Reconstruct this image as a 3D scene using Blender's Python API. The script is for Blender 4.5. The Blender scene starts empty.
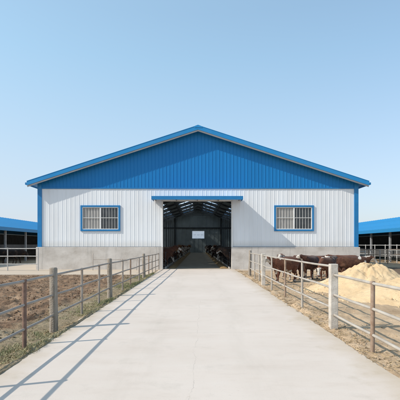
import bpy, math, random
import numpy as np
from mathutils import Vector, Matrix
random.seed(7); RNG = np.random.RandomState(11)
scn = bpy.context.scene
COL = scn.collection
D = 28.3            # distance camera -> front wall of the barn
H = 1.7

# ------------------------------------------------------------------ noise
def _hash(ix, iy, s):
    n = (ix.astype(np.int64)*374761393 + iy.astype(np.int64)*668265263 + s*1442695041) & 0x7fffffff
    n = ((n ^ (n >> 13)) * 1274126177) & 0x7fffffff
    n = n ^ (n >> 16)
    return (n & 0xffff)/65535.0
def vnoise(x, y, s=0):
    x = np.asarray(x, float); y = np.asarray(y, float)
    ix = np.floor(x); iy = np.floor(y); fx = x-ix; fy = y-iy
    fx = fx*fx*(3-2*fx); fy = fy*fy*(3-2*fy)
    a = _hash(ix, iy, s); b = _hash(ix+1, iy, s); c = _hash(ix, iy+1, s); d = _hash(ix+1, iy+1, s)
    return (a*(1-fx)+b*fx)*(1-fy)+(c*(1-fx)+d*fx)*fy
def fbm(x, y, s=0, o=4):
    t = 0; a = .5
    for k in range(o):
        t = t + a*vnoise(x*2**k+k*7.3, y*2**k-k*3.1, s+k); a *= .5
    return t/(1-.5**o)
def sstep(a, b, x):
    t = np.clip((x-a)/(b-a), 0, 1); return t*t*(3-2*t)

# ------------------------------------------------------------------ materials
def nt(name):
    m = bpy.data.materials.new(name); m.use_nodes = True
    n = m.node_tree.nodes; l = m.node_tree.links
    return m, n, l, n['Principled BSDF']
def ramp(n, l, fac, stops):
    r = n.new('ShaderNodeValToRGB'); e = r.color_ramp.elements
    while len(e) < len(stops): e.new(.5)
    for k, (p, c) in enumerate(stops):
        e[k].position = p; e[k].color = (*c, 1) if len(c) == 3 else c
    l.new(fac, r.inputs[0]); return r.outputs[0]
def noise(n, l, co, scale, detail=4, rough=.55, sc=None):
    t = n.new('ShaderNodeTexNoise'); t.inputs['Scale'].default_value = scale
    t.inputs['Detail'].default_value = detail; t.inputs['Roughness'].default_value = rough
    if sc:
        mp = n.new('ShaderNodeMapping'); mp.inputs['Scale'].default_value = sc
        l.new(co, mp.inputs[0]); co = mp.outputs[0]
    l.new(co, t.inputs['Vector']); return t.outputs['Fac']
def mix(n, l, fac, a, b, mode='MIX'):
    m = n.new('ShaderNodeMix'); m.data_type = 'RGBA'; m.blend_type = mode
    for v, i in ((fac, 0), (a, 6), (b, 7)):
        if hasattr(v, 'is_output'): l.new(v, m.inputs[i])
        elif i == 0: m.inputs[0].default_value = v
        else: m.inputs[i].default_value = (*v, 1)
    return m.outputs[2]
def math_(n, l, op, a, b=None, c=None):
    m = n.new('ShaderNodeMath'); m.operation = op
    for i, v in enumerate((a, b, c)):
        if v is None: continue
        if hasattr(v, 'is_output'): l.new(v, m.inputs[i])
        else: m.inputs[i].default_value = v
    return m.outputs[0]
def bump(n, l, h, bsdf, strength=.3, dist=.02):
    b = n.new('ShaderNodeBump'); b.inputs['Strength'].default_value = strength; b.inputs['Distance'].default_value = dist
    l.new(h, b.inputs['Height']); l.new(b.outputs[0], bsdf.inputs['Normal'])
def simple(name, c, rough=.7, var=.25, scale=3, metal=0, bs=.2, bd=.01, sc=None, c2=None):
    m, n, l, b = nt(name)
    co = n.new('ShaderNodeTexCoord').outputs['Object']
    f = noise(n, l, co, scale, 6, .6, sc)
    c2 = c2 or tuple(v*(1-var) for v in c)
    col = ramp(n, l, f, [(.3, c2), (.68, c)])
    l.new(col, b.inputs['Base Color']); b.inputs['Roughness'].default_value = rough
    b.inputs['Metallic'].default_value = metal
    if bs: bump(n, l, noise(n, l, co, scale*6, 4), b, bs, bd)
    return m

def cladding(name, c, dirt, rough=.45, grime=True, dirtamt=.2, zref=None):
    m, n, l, b = nt(name)
    co = n.new('ShaderNodeTexCoord').outputs['Object']
    f1 = noise(n, l, co, 1.0, 5, .6, (1.3, 1, .25))       # long vertical streaks
    f2 = noise(n, l, co, 9.0, 4, .7, (1.5, 1, .12))
    col = mix(n, l, ramp(n, l, f1, [(.42, (0,0,0)), (.75, (dirtamt,)*3)]), c, dirt)
    col = mix(n, l, ramp(n, l, f2, [(.55, (0,0,0)), (.8, (dirtamt*.7,)*3)]), col, dirt)
    # every sheet has its own faint tone
    sp = n.new('ShaderNodeSeparateXYZ'); l.new(co, sp.inputs[0])
    wn = n.new('ShaderNodeTexWhiteNoise'); wn.noise_dimensions = '1D'
    l.new(math_(n, l, 'FLOOR', math_(n, l, 'DIVIDE', sp.outputs[0], .9)), wn.inputs['W'])
    tone = math_(n, l, 'MULTIPLY_ADD', wn.outputs['Value'], .06, .95)
    cc = n.new('ShaderNodeCombineColor')
    for i in range(3): l.new(tone, cc.inputs[i])
    col = mix(n, l, 1.0, col, cc.outputs[0], 'MULTIPLY')
    if zref is not None:   # splash dirt rising from the foot of the sheets
        z = math_(n, l, 'SUBTRACT', sp.outputs[2], zref)
        s = math_(n, l, 'MULTIPLY', ramp(n, l, math_(n, l, 'ADD', z, math_(n, l, 'MULTIPLY', f2, -.35)), [(.0, (1,1,1)), (.35, (0,0,0))]), .35)
        col = mix(n, l, s, col, dirt)
    l.new(col, b.inputs['Base Color']); b.inputs['Roughness'].default_value = rough
    b.inputs['Specular IOR Level'].default_value = .35
    bump(n, l, noise(n, l, co, 1.2, 2), b, .25, .02)
    return m

M = {}
M['white_sheet'] = cladding('white_sheet', (.80, .835, .865), (.52, .48, .42), zref=1.56)
M['blue_sheet'] = cladding('blue_sheet', (.003, .19, .50), (.01, .17, .44))
M['blue_roof'] = cladding('blue_roof', (.015, .25, .58), (.12, .27, .45), rough=.4)
M['shed_roof'] = cladding('shed_roof', (.02, .22, .47), (.07, .22, .38), rough=.5)
M['blue_trim'] = simple('blue_trim', (.010, .20, .48), .4, .15, 2, bs=.05)
M['white_paint'] = simple('white_paint', (.78, .78, .76), .45, .12, 6, bs=.05)
M['soffit'] = simple('soffit', (.24, .245, .26), .6, .2, 2, bs=.05)
M['dark_steel'] = simple('dark_steel', (.05, .055, .06), .6, .3, 2, bs=.05)
M['inner_sheet'] = simple('inner_sheet', (.38, .43, .44), .7, .3, .6, bs=.05)
M['post_grey'] = simple('post_grey', (.40, .41, .42), .5, .3, 4, bs=.1)
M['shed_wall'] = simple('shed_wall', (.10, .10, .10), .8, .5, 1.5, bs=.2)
M['galv'] = simple('galv', (.39, .35, .305), .55, .5, 3, metal=.25, bs=.3, bd=.004, c2=(.27, .22, .18))
M['galv_pale'] = simple('galv_pale', (.47, .43, .37), .6, .4, 2.5, metal=.1, bs=.3, bd=.003, c2=(.33, .29, .245))
M['rust'] = simple('rust', (.245, .155, .115), .85, .5, 8, bs=.6, bd=.004, c2=(.13, .08, .06))
M['tan_steel'] = simple('tan_steel', (.33, .25, .19), .75, .5, 9, bs=.4, bd=.005, c2=(.22, .14, .09))
M['wood'] = simple('wood', (.38, .335, .28), .9, .5, 5, bs=.9, bd=.02, sc=(5, 5, .5), c2=(.18, .145, .11))
M['white_post'] = simple('white_post', (.62, .58, .52), .9, .3, 5, bs=.6, bd=.008, c2=(.38, .34, .29))
M['pale_rail'] = simple('pale_rail', (.50, .49, .47), .55, .3, 6, bs=.2, bd=.004)
M['black'] = simple('black', (.015, .013, .012), .3, .2, 5, bs=0)
M['feed'] = simple('feed', (.36, .24, .11), .95, .5, 6, bs=.8, bd=.03, c2=(.2, .12, .05))
M['barn_floor'] = simple('barn_floor', (.40, .345, .27), .8, .4, 1.2, bs=.2, c2=(.24, .20, .15))

def mat_concrete_wall():
    m, n, l, b = nt('concrete_wall')
    co = n.new('ShaderNodeTexCoord').outputs['Object']
    f = noise(n, l, co, .9, 7, .62, (1, 1, 1.6)); g = noise(n, l, co, 5, 6, .7)
    col = ramp(n, l, f, [(.30, (.45, .41, .365)), (.5, (.56, .52, .475)), (.72, (.65, .61, .565))])
    col = mix(n, l, ramp(n, l, g, [(.58, (0,0,0)), (.78, (.4,)*3)]), col, (.32, .26, .21))
    st = noise(n, l, co, 1, 5, .6, (3.5, 1, .35))
    col = mix(n, l, ramp(n, l, st, [(.55, (0,0,0)), (.75, (.5,)*3)]), col, (.24, .235, .22))
    l.new(col, b.inputs['Base Color']); b.inputs['Roughness'].default_value = .9
    bump(n, l, g, b, .5, .02)
    return m
M['concrete_wall'] = mat_concrete_wall()

def mat_path():
    m, n, l, b = nt('path_concrete')
    co = n.new('ShaderNodeTexCoord').outputs['Object']
    sp = n.new('ShaderNodeSeparateXYZ'); l.new(co, sp.inputs[0])
    f = noise(n, l, co, .35, 6, .6); s = noise(n, l, co, 1.0, 7, .72, (.8, 2.2, 1)); g = noise(n, l, co, 60, 3, .7)
    p = noise(n, l, co, 1.4, 6, .68)
    col = ramp(n, l, f, [(.32, (.55, .475, .41)), (.68, (.62, .545, .48))])
    col = mix(n, l, ramp(n, l, s, [(.42, (0,0,0)), (.70, (.40,)*3)]), col, (.63, .575, .515))
    col = mix(n, l, ramp(n, l, s, [(.28, (.32,)*3), (.45, (0,0,0))]), col, (.44, .385, .325))
    col = mix(n, l, ramp(n, l, p, [(.56, (0,0,0)), (.74, (.42,)*3)]), col, (.41, .365, .31))
    col = mix(n, l, ramp(n, l, g, [(.25, (.45,)*3), (.42, (0,0,0))]), col, (.30, .275, .25))
    # soil trodden in along both edges
    ax = math_(n, l, 'ABSOLUTE', math_(n, l, 'ADD', sp.outputs[0], .08))
    e = math_(n, l, 'ADD', ax, math_(n, l, 'MULTIPLY', math_(n, l, 'SUBTRACT', p, .5), 1.3))
    col = mix(n, l, math_(n, l, 'MULTIPLY', ramp(n, l, math_(n, l, 'SUBTRACT', e, 1.9), [(.25, (0,0,0)), (.75, (1,1,1))]), .55), col, (.42, .33, .22))
    # faint wheel tracks worn along the drive
    tr = math_(n, l, 'ABSOLUTE', math_(n, l, 'SUBTRACT', math_(n, l, 'ABSOLUTE', sp.outputs[0]), .85))
    tr = math_(n, l, 'MULTIPLY', ramp(n, l, tr, [(.12, (1,1,1)), (.36, (0,0,0))]), ramp(n, l, noise(n, l, co, 1.0, 6, .7, (2.5, .5, 1)), [(.42, (0,0,0)), (.65, (.25,)*3)]))
    col = mix(n, l, tr, col, (.42, .37, .31))
    # spilled earth flecks
    sk = noise(n, l, co, 7, 6, .75)
    col = mix(n, l, math_(n, l, 'MULTIPLY', ramp(n, l, sk, [(.64, (0,0,0)), (.72, (.6,)*3)]), ramp(n, l, f, [(.4, (.15,)*3), (.6, (1,1,1))])), col, (.34, .27, .19))
    # wandering crack
    w = noise(n, l, co, 1.3, 6, .6); w2 = noise(n, l, co, 11, 3, .6)
    cx = math_(n, l, 'ADD', math_(n, l, 'MULTIPLY_ADD', sp.outputs[1], .019, -.165),
               math_(n, l, 'MULTIPLY', math_(n, l, 'SUBTRACT', w, .5), .22))
    cx = math_(n, l, 'ADD', cx, math_(n, l, 'MULTIPLY', math_(n, l, 'SUBTRACT', w2, .5), .05))
    d = math_(n, l, 'ABSOLUTE', math_(n, l, 'SUBTRACT', sp.outputs[0], cx))
    ck = math_(n, l, 'MULTIPLY', math_(n, l, 'LESS_THAN', d, .0035), math_(n, l, 'LESS_THAN', sp.outputs[1], 12.5))
    ck = math_(n, l, 'MULTIPLY', ck, ramp(n, l, noise(n, l, co, 2.2, 2), [(.38, (.04,)*3), (.58, (.36,)*3)]))
    col = mix(n, l, ck, col, (.20, .18, .16))
    # saw-cut joints
    jt = math_(n, l, 'LESS_THAN', math_(n, l, 'ABSOLUTE', math_(n, l, 'SUBTRACT', math_(n, l, 'FRACT', math_(n, l, 'DIVIDE', sp.outputs[1], 5.2)), .5)), .0009)
    col = mix(n, l, math_(n, l, 'MULTIPLY', jt, .45), col, (.3, .28, .25))
    l.new(col, b.inputs['Base Color']); b.inputs['Roughness'].default_value = .88
    b.inputs['Specular IOR Level'].default_value = .25
    hh = math_(n, l, 'ADD', math_(n, l, 'MULTIPLY', s, 1.0), math_(n, l, 'MULTIPLY', g, .15))
    bump(n, l, hh, b, .22, .015)
    return m
M['path'] = mat_path()

def mat_mud():
    m, n, l, b = nt('mud_soil')
    co = n.new('ShaderNodeTexCoord').outputs['Object']
    sp = n.new('ShaderNodeSeparateXYZ'); l.new(co, sp.inputs[0])
    f = noise(n, l, co, 1.1, 7, .7); g = noise(n, l, co, 14, 5, .7)
    mud = ramp(n, l, f, [(.30, (.155, .092, .057)), (.50, (.26, .17, .108)), (.70, (.42, .295, .195))])
    mud = mix(n, l, ramp(n, l, g, [(.5, (0,0,0)), (.75, (.5,)*3)]), mud, (.36, .255, .165))
    mud = mix(n, l, ramp(n, l, noise(n, l, co, 4.5, 6, .75), [(.36, (.6,)*3), (.5, (0,0,0))]), mud, (.105, .066, .044))
    tan = ramp(n, l, f, [(.3, (.22, .165, .10)), (.7, (.40, .32, .22))])
    tan = mix(n, l, ramp(n, l, g, [(.48, (0,0,0)), (.65, (.6,)*3)]), tan, (.13, .12, .055))
    e = math_(n, l, 'ADD', sp.outputs[0], math_(n, l, 'MULTIPLY', math_(n, l, 'SUBTRACT', f, .5), 1.6))
    k = ramp(n, l, math_(n, l, 'MULTIPLY_ADD', e, 1/1.2, 4.6/1.2), [(.35, (0,0,0)), (.85, (1,1,1))])
    col = mix(n, l, k, mud, tan)
    l.new(col, b.inputs['Base Color']); b.inputs['Roughness'].default_value = .95
    b.inputs['Specular IOR Level'].default_value = .15
    bump(n, l, g, b, 1.0, .05)
    return m
M['mud'] = mat_mud()

def mat_dirt(name='sandy_dirt'):
    m, n, l, b = nt(name)
    co = n.new('ShaderNodeTexCoord').outputs['Object']
    sp = n.new('ShaderNodeSeparateXYZ'); l.new(co, sp.inputs[0])
    f = noise(n, l, co, .8, 7, .68); g = noise(n, l, co, 18, 5, .7); h = noise(n, l, co, .25, 4, .6)
    col = ramp(n, l, f, [(.30, (.32, .22, .135)), (.5, (.44, .32, .205)), (.70, (.57, .43, .29))])
    col = mix(n, l, ramp(n, l, g, [(.52, (0,0,0)), (.7, (.6,)*3)]), col, (.21, .15, .10))
    col = mix(n, l, ramp(n, l, g, [(.28, (.5,)*3), (.42, (0,0,0))]), col, (.60, .47, .31))
    # trampled manure behind the heaps
    dx = math_(n, l, 'DIVIDE', math_(n, l, 'SUBTRACT', sp.outputs[0], 15.0), 5.5)
    dy = math_(n, l, 'DIVIDE', math_(n, l, 'SUBTRACT', sp.outputs[1], 26.5), 5.5)
    r = math_(n, l, 'ADD', math_(n, l, 'MULTIPLY', dx, dx), math_(n, l, 'MULTIPLY', dy, dy))
    r = math_(n, l, 'ADD', r, math_(n, l, 'MULTIPLY', math_(n, l, 'SUBTRACT', f, .5), 1.2))
    col = mix(n, l, ramp(n, l, r, [(.55, (.85,)*3), (1.0, (0,0,0))]), col, (.085, .06, .045))
    l.new(col, b.inputs['Base Color']); b.inputs['Roughness'].default_value = .95
    b.inputs['Specular IOR Level'].default_value = .15
    bump(n, l, g, b, .6, .02)
    return m
M['dirt'] = mat_dirt()

def mat_mound():
    m, n, l, b = nt('grain_feed')
    co = n.new('ShaderNodeTexCoord').outputs['Object']
    f = noise(n, l, co, 1.3, 6, .65); g = noise(n, l, co, 45, 4, .8); s = noise(n, l, co, 4, 5, .7)
    col = ramp(n, l, f, [(.3, (.55, .395, .23)), (.7, (.67, .515, .325))])
    col = mix(n, l, ramp(n, l, g, [(.5, (0,0,0)), (.7, (.45,)*3)]), col, (.42, .28, .145))
    col = mix(n, l, ramp(n, l, s, [(.58, (0,0,0)), (.72, (.5,)*3)]), col, (.78, .62, .41))
    l.new(col, b.inputs['Base Color']); b.inputs['Roughness'].default_value = .95
    b.inputs['Specular IOR Level'].default_value = .1
    q = noise(n, l, co, 13, 5, .75)
    bump(n, l, math_(n, l, 'ADD', math_(n, l, 'MULTIPLY', q, 1.0), math_(n, l, 'ADD', math_(n, l, 'MULTIPLY', g, .4), s)), b, .6, .03)
    return m
M['mound'] = mat_mound()

def mat_coat():
    m, n, l, b = nt('cattle_coat')
    a = n.new('ShaderNodeAttribute'); a.attribute_name = 'coat'
    co = n.new('ShaderNodeTexCoord').outputs['Object']
    g = noise(n, l, co, 22, 5, .7, (1, 1, .5)); f = noise(n, l, co, 3, 4, .6)
    col = mix(n, l, ramp(n, l, g, [(.40, (.6,)*3), (.56, (0,0,0))]), a.outputs['Color'], (.03, .016, .01))
    col = mix(n, l, ramp(n, l, f, [(.5, (0,0,0)), (.7, (.4,)*3)]), col, (.21, .11, .06))
    l.new(col, b.inputs['Base Color']); b.inputs['Roughness'].default_value = .9; b.inputs['Specular IOR Level'].default_value = .2
    b.inputs['Sheen Weight'].default_value = .1
    bump(n, l, g, b, .5, .015)
    return m
M['coat'] = mat_coat()

def mat_glass():
    m, n, l, b = nt('window_glass')
    co = n.new('ShaderNodeTexCoord').outputs['Object']
    f = noise(n, l, co, 1.5, 4)
    l.new(ramp(n, l, f, [(.3, (.03, .035, .04)), (.7, (.07, .075, .08))]), b.inputs['Base Color'])
    b.inputs['Roughness'].default_value = .12; b.inputs['Specular IOR Level'].default_value = .6
    bump(n, l, f, b, .15, .02)
    return m
M['glass'] = mat_glass()
M['curtain'] = simple('curtain', (.40, .39, .37), .9, .4, 6, bs=.3, sc=(5, 1, .3), c2=(.24, .235, .225))

def mat_translucent(name, c, tr):
    m, n, l, b = nt(name)
    out = n['Material Output']
    t = n.new('ShaderNodeBsdfTranslucent'); t.inputs[0].default_value = (*c, 1)
    d = n.new('ShaderNodeBsdfTransparent'); d.inputs[0].default_value = (*c, 1)
    co = n.new('ShaderNodeTexCoord').outputs['Object']
    f = noise(n, l, co, 2, 5, .6)
    mx = n.new('ShaderNodeMixShader'); l.new(math_(n, l, 'MULTIPLY', f, tr*2), mx.inputs[0])
    l.new(t.outputs[0], mx.inputs[1]); l.new(d.outputs[0], mx.inputs[2]); l.new(mx.outputs[0], out.inputs[0])
    return m
M['skylight'] = mat_translucent('fibreglass', (.80, .84, .86), .5)
M['board'] = mat_translucent('translucent_board', (.86, .90, .95), .55)

def mat_leaf(name, c1, c2):
    m, n, l, b = nt(name)
    a = n.new('ShaderNodeAttribute'); a.attribute_name = 'tint'
    col = ramp(n, l, a.outputs['Fac'], [(.0, c1), (1., c2)])
    l.new(col, b.inputs['Base Color']); b.inputs['Roughness'].default_value = .7
    return m
M['grass'] = mat_leaf('grass_blades', (.10, .135, .045), (.40, .34, .19))
M['straw'] = mat_leaf('straw', (.48, .37, .22), (.26, .19, .115))

# ------------------------------------------------------------------ mesh builder
class MB:
    def __init__(s): s.v = []; s.f = []
    def add(s, vs, fs):
        o = len(s.v); s.v += [tuple(v) for v in vs]; s.f += [tuple(i+o for i in f) for f in fs]; return s
    def box(s, x0, x1, y0, y1, z0, z1, bev=0):
        if x0 > x1: x0, x1 = x1, x0
        if y0 > y1: y0, y1 = y1, y0
        if z0 > z1: z0, z1 = z1, z0
        return s.add([(x0,y0,z0),(x1,y0,z0),(x1,y1,z0),(x0,y1,z0),(x0,y0,z1),(x1,y0,z1),(x1,y1,z1),(x0,y1,z1)],
              [(0,3,2,1),(4,5,6,7),(0,1,5,4),(1,2,6,5),(2,3,7,6),(3,0,4,7)])
    def beam(s, p, q, w, h, up=(0,0,1)):
        p = Vector(p); q = Vector(q); d = (q-p).normalized(); u = Vector(up)
        a = d.cross(u).normalized(); u = a.cross(d).normalized()
        vs = [pt + a*(sx*w/2) + u*(sz*h/2) for pt in (p, q) for sx, sz in ((-1,-1),(1,-1),(1,1),(-1,1))]
        return s.add(vs, [(0,1,2,3),(7,6,5,4),(0,4,5,1),(1,5,6,2),(2,6,7,3),(3,7,4,0)])
    def loft(s, pts, radii, n=10, wob=0, seed=0, up=(0,0,1)):
        """tube through pts; radii: r or (side, vertical)"""
        P = [Vector(p) for p in pts]; rings = []; rr = random.Random(seed)
        for i, p in enumerate(P):
            d = (P[min(i+1, len(P)-1)]-P[max(i-1, 0)]).normalized()
            u = Vector(up)
            if abs(d.dot(u)) > .97: u = Vector((1,0,0))
            a = d.cross(u).normalized(); b = a.cross(d).normalized()
            r = radii[i] if isinstance(radii, (list, tuple)) else radii
            ra, rb = (r if isinstance(r, (tuple, list)) else (r, r))
            rings.append([p + a*(math.cos(2*math.pi*k/n)*ra*(1+wob*rr.uniform(-1,1))) + b*(math.sin(2*math.pi*k/n)*rb*(1+wob*rr.uniform(-1,1))) for k in range(n)])
        vs = [v for r in rings for v in r]; fs = []
        for i in range(len(P)-1):
            for k in range(n):
                fs.append((i*n+k, i*n+(k+1)%n, (i+1)*n+(k+1)%n, (i+1)*n+k))
        fs.append(tuple(reversed(range(n)))); fs.append(tuple((len(P)-1)*n+k for k in range(n)))
        return s.add(vs, fs)
    def tube(s, p, q, r, n=10, seg=1, sag=0, seed=0):
        p = Vector(p); q = Vector(q); rr = random.Random(seed)
        pts = [p.lerp(q, t/seg) + Vector((0, 0, (rr.uniform(-1, 1)*sag if 0 < t < seg else 0))) for t in range(seg+1)]
        return s.loft(pts, r, n)
    def build(s, name, mat, parent=None, smooth=False, bevel=0):
        me = bpy.data.meshes.new(name)
        o = bpy.data.objects.new(name, me); COL.objects.link(o)
        off = Vector((0,0,0))
        if parent is not None:
            o.parent = parent; off = WLOC[parent.name]
        WLOC[o.name] = off.copy()
        me.from_pydata([tuple(Vector(v)-off) for v in s.v], [], s.f); me.update()
        me.materials.append(mat)
        if smooth:
            for p in me.polygons: p.use_smooth = True
            try: me.set_sharp_from_angle(angle=math.radians(50))
            except Exception: pass
        if bevel:
            bm_ = o.modifiers.new('bevel', 'BEVEL'); bm_.width = bevel; bm_.segments = 2; bm_.limit_method = 'ANGLE'
        return o
WLOC = {}
def empty(name, loc, label, cat, group=None):
    o = bpy.data.objects.new(name, None); COL.objects.link(o); o.location = loc; o.empty_display_size = .3
    WLOC[o.name] = Vector(loc); tag(o, label, cat, group); return o
def tag(o, label=None, cat=None, group=None, kind=None):
    for k, v in (('label', label), ('category', cat), ('group', group), ('kind', kind)):
        if v: o[k] = v
    return o

# ------------------------------------------------------------------ ground
def heightgrid(name, xs, ys, zf, mat, label, kind='structure'):
    X, Y = np.meshgrid(xs, ys); Z = zf(X, Y)
    nx, ny = len(xs), len(ys)
    v = np.stack([X.ravel(), Y.ravel(), Z.ravel()], 1)
    i = np.arange(ny-1)[:, None]*nx + np.arange(nx-1)[None, :]
    f = np.stack([i, i+1, i+1+nx, i+nx], -1).reshape(-1, 4)
    me = bpy.data.meshes.new(name); me.from_pydata(v.tolist(), [], f.tolist()); me.update()
    me.polygons.foreach_set('use_smooth', [True]*len(me.polygons))
    me.materials.append(mat); o = bpy.data.objects.new(name, me); COL.objects.link(o)
    tag(o, label, None, None, kind); return o
def spaced(a, b, d0, d1):
    """points from a to b with steps growing from d0 to d1"""
    out = [a]; s = 1 if b > a else -1; L = abs(b-a)
    while abs(out[-1]-a) < L:
        t = abs(out[-1]-a)/L; out.append(out[-1] + s*(d0+(d1-d0)*t))
    out[-1] = b; return np.array(sorted(out))

g = MB().add([(-900,-300,-.16),(900,-300,-.16),(900,1500,-.16),(-900,1500,-.16)], [(0,1,2,3)]).build('ground', M['dirt'])
tag(g, 'pale brown farmyard ground reaching the horizon', kind='structure')

def z_left(X, Y):
    far = 1-sstep(22.3, 23.4, Y)*.9
    fld = sstep(3.3, 4.3, -X+ (fbm(X*.8, Y*.8, 3)-.5)*1.0)
    wx = X + .25*fbm(X*1.7, Y*1.7, 40); wy = Y + .25*fbm(X*1.7, Y*1.7, 50)
    a = 1-np.abs(2*vnoise(wx*2.6, wy*2.1, 9)-1); b = 1-np.abs(2*vnoise(wx*6, wy*5, 10)-1); c = vnoise(wx*14, wy*12, 12)
    big = fbm(X*.5, Y*.5, 20)
    clod = (a*.6+b*.3+c*.16)
    z = -.075 + fld*((clod-.55)*.24 + (big-.5)*.16)*far + (1-fld)*((fbm(X*5, Y*5, 5)-.5)*.06 + .095*(1-sstep(2.60, 2.95, -X)))
    z = z + .015*(fbm(X*22, Y*22, 33, 2)-.5)
    edge = sstep(-2.62, -2.50, X); z = z*(1-edge) + -.12*edge
    out = np.maximum(sstep(22.5, 24, -X), 1-sstep(.3, 1.2, Y)); return z*(1-out) + -.22*out
heightgrid('mud', spaced(-2.45, -24, .03, .22), spaced(.5, 23.5, .032, .12), z_left, M['mud'], 'rough brown churned mud of the left cattle yard')

def z_right(X, Y):
    z = -.06 + (fbm(X*.6, Y*.6, 70)-.5)*.10*sstep(2.8, 4, X) + (fbm(X*3, Y*3, 71)-.5)*.07 + (fbm(X*14, Y*14, 72, 3)-.5)*.035
    near = 1-sstep(2.7, 3.5, X); cl = np.maximum(0, fbm(X*3.2, Y*3.2, 80, 3)-.5)*.30
    z = z + near*cl*sstep(2.42, 2.7, X) + near*.02
    hoof = np.maximum(0, vnoise(X*4, Y*4, 90)-.72)*-.20; z = z + hoof*(1-near)
    edge = 1-sstep(2.30, 2.46 , X); z = z*(1-edge) + -.12*edge
    out = np.maximum(sstep(24.5, 26, X), np.maximum(1-sstep(.3, 1.2, Y), sstep(40, 43, Y))); 
    z = z*(1-out) + -.22*out
    inb = (1-sstep(11.25, 11.45, X))*sstep(28.1, 28.3, Y)   # below the barn
    return z*(1-inb) + -.22*inb
heightgrid('dirt', spaced(2.27, 26, .032, .25), spaced(.5, 43, .035, .28), z_right, M['dirt'], 'dry sandy dirt of the right cattle yard')

# concrete path with slightly broken edges
def edge_l(y): return -2.69 + float(fbm(y*1.1, 3.3, 60)-.5)*.16 + float(vnoise(y*7, 1.1, 61)-.5)*.04
def edge_r(y): return 2.58 + float(fbm(y*1.1, 8.3, 62)-.5)*.16 + float(vnoise(y*7, 2.1, 63)-.5)*.04
pm = MB(); ys = [-5 + k*.12 for k in range(int((D+5)/.12)+1)] + [D+.0]
row = 10; vs = []; fs = []
for y in ys:
    a, b = edge_l(y), edge_r(y)
    vs += [(a-.03, y, -.14), (a-.015, y, -.018), (a+.015, y, 0)] + [(a+(b-a)*t, y, 0) for t in (.2, .4, .6, .8)] + [(b-.015, y, 0), (b+.015, y, -.018), (b+.03, y, -.14)]
for j in range(len(ys)-1):
    for k in range(row-1): fs.append((j*row+k, j*row+k+1, (j+1)*row+k+1, (j+1)*row+k))
pm.add(vs, fs); tag(pm.build('path', M['path'], smooth=False), 'pale concrete drive leading straight to the barn door', kind='structure')

ap = MB(); ap.box(-30, -2.80, 23.45, D-.01, -.2, -.03); ap.box(-30, -11.4, D-.01, 37, -.2, -.035)
ap.box(2.66, 11.6, 27.0, D-.01, -.2, -.025)
tag(ap.build('pavement', M['path']), 'pale concrete apron along the foot of the barn', kind='structure')

# ------------------------------------------------------------------ barn
WX = 11.2; RISE = .326
BL = 62.0; YB = D+BL
ZR = 9.85                                    # ridge underside
def zroof(x): return ZR - abs(x)*RISE
barn = empty('cattle_barn', (0, D, 0), 'large white metal cattle barn with a blue gable, open doorway and concrete base', 'barn')
DX0, DX1, DZ = -2.48, 2.36, 4.80
wins = [(-8.18, -5.62), (5.50, 8.06)]; WZ0, WZ1 = 2.80, 4.38

def ribbed(mb, x0, x1, y, zlo, zhi, holes, pitch, depth=.03, sgn=-1, ph=0):
    """vertical ribbed sheet facing -Y; zlo/zhi functions of x; holes list of (x0,x1,z0,z1)"""
    w = pitch; prof = [(0, 0), (.80, 0), (.86, 1), (.94, 1), (1.0, 0)]
    br = set([x0, x1])
    k = math.floor(x0/w)-1
    while k*w < x1+w:
        for t, _ in prof[:-1]:
            xx = (k+t)*w+ph
            if x0 < xx < x1: br.add(round(xx, 4))
        k += 1
    for h in holes:
        for xx in h[:2]:
            if x0 < xx < x1: br.add(xx)
    if x0 < 0 < x1: br.add(0.0)
    br = sorted(br)
    def yy(x):
        t = ((x-ph)/w) % 1.0
        for (a, va), (b, vb) in zip(prof, prof[1:]):
            if a <= t <= b+1e-9: return y + sgn*depth*(va+(vb-va)*(t-a)/(b-a))
        return y
    for a, b in zip(br, br[1:]):
        mid = (a+b)/2; spans = [(0, 1)]
        z0a, z1a, z0b, z1b = zlo(a), zhi(a), zlo(b), zhi(b)
        cuts = [h for h in holes if h[0] <= mid <= h[1]]
        segs = []; lo = (z0a, z0b)
        for h in sorted(cuts, key=lambda h: h[2]):
            if h[2] > lo[0]: segs.append((lo, (h[2], h[2])))
            lo = (h[3], h[3])
        segs.append((lo, (z1a, z1b)))
        for (la, lb), (ta, tb) in segs:
            if ta-la < .005 and tb-lb < .005: continue
            mb.add([(a, yy(a), la), (b, yy(b), lb), (b, yy(b), tb), (a, yy(a), ta)], [(0,1,2,3)])
holes = [(DX0, DX1, 0, DZ)] + [(a, b, WZ0, WZ1) for a, b in wins]
ZB = 1.56; ZW = 5.70
m = MB(); ribbed(m, -WX, WX, D, lambda x: ZB, lambda x: ZW, holes, .30, .011)
m.build('white_cladding', M['white_sheet'], barn)
m = MB(); ribbed(m, -WX, WX, D-.004, lambda x: ZW+.02, lambda x: zroof(x)-.01, [], .25, .017)
m.build('gable_cladding', M['blue_sheet'], barn)
m = MB(); m.box(-WX+.16, WX-.16, D-.05, D-.01, ZW-.03, ZW+.05); m.build('flashing', M['blue_trim'], barn)
for a, b in ((-WX+.16, DX0-.11), (DX1+.11, WX-.16)): MB().box(a, b, D-.055, D-.002, ZB-.03, ZB+.03).build('base_flashing', M['soffit'], barn)
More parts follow.
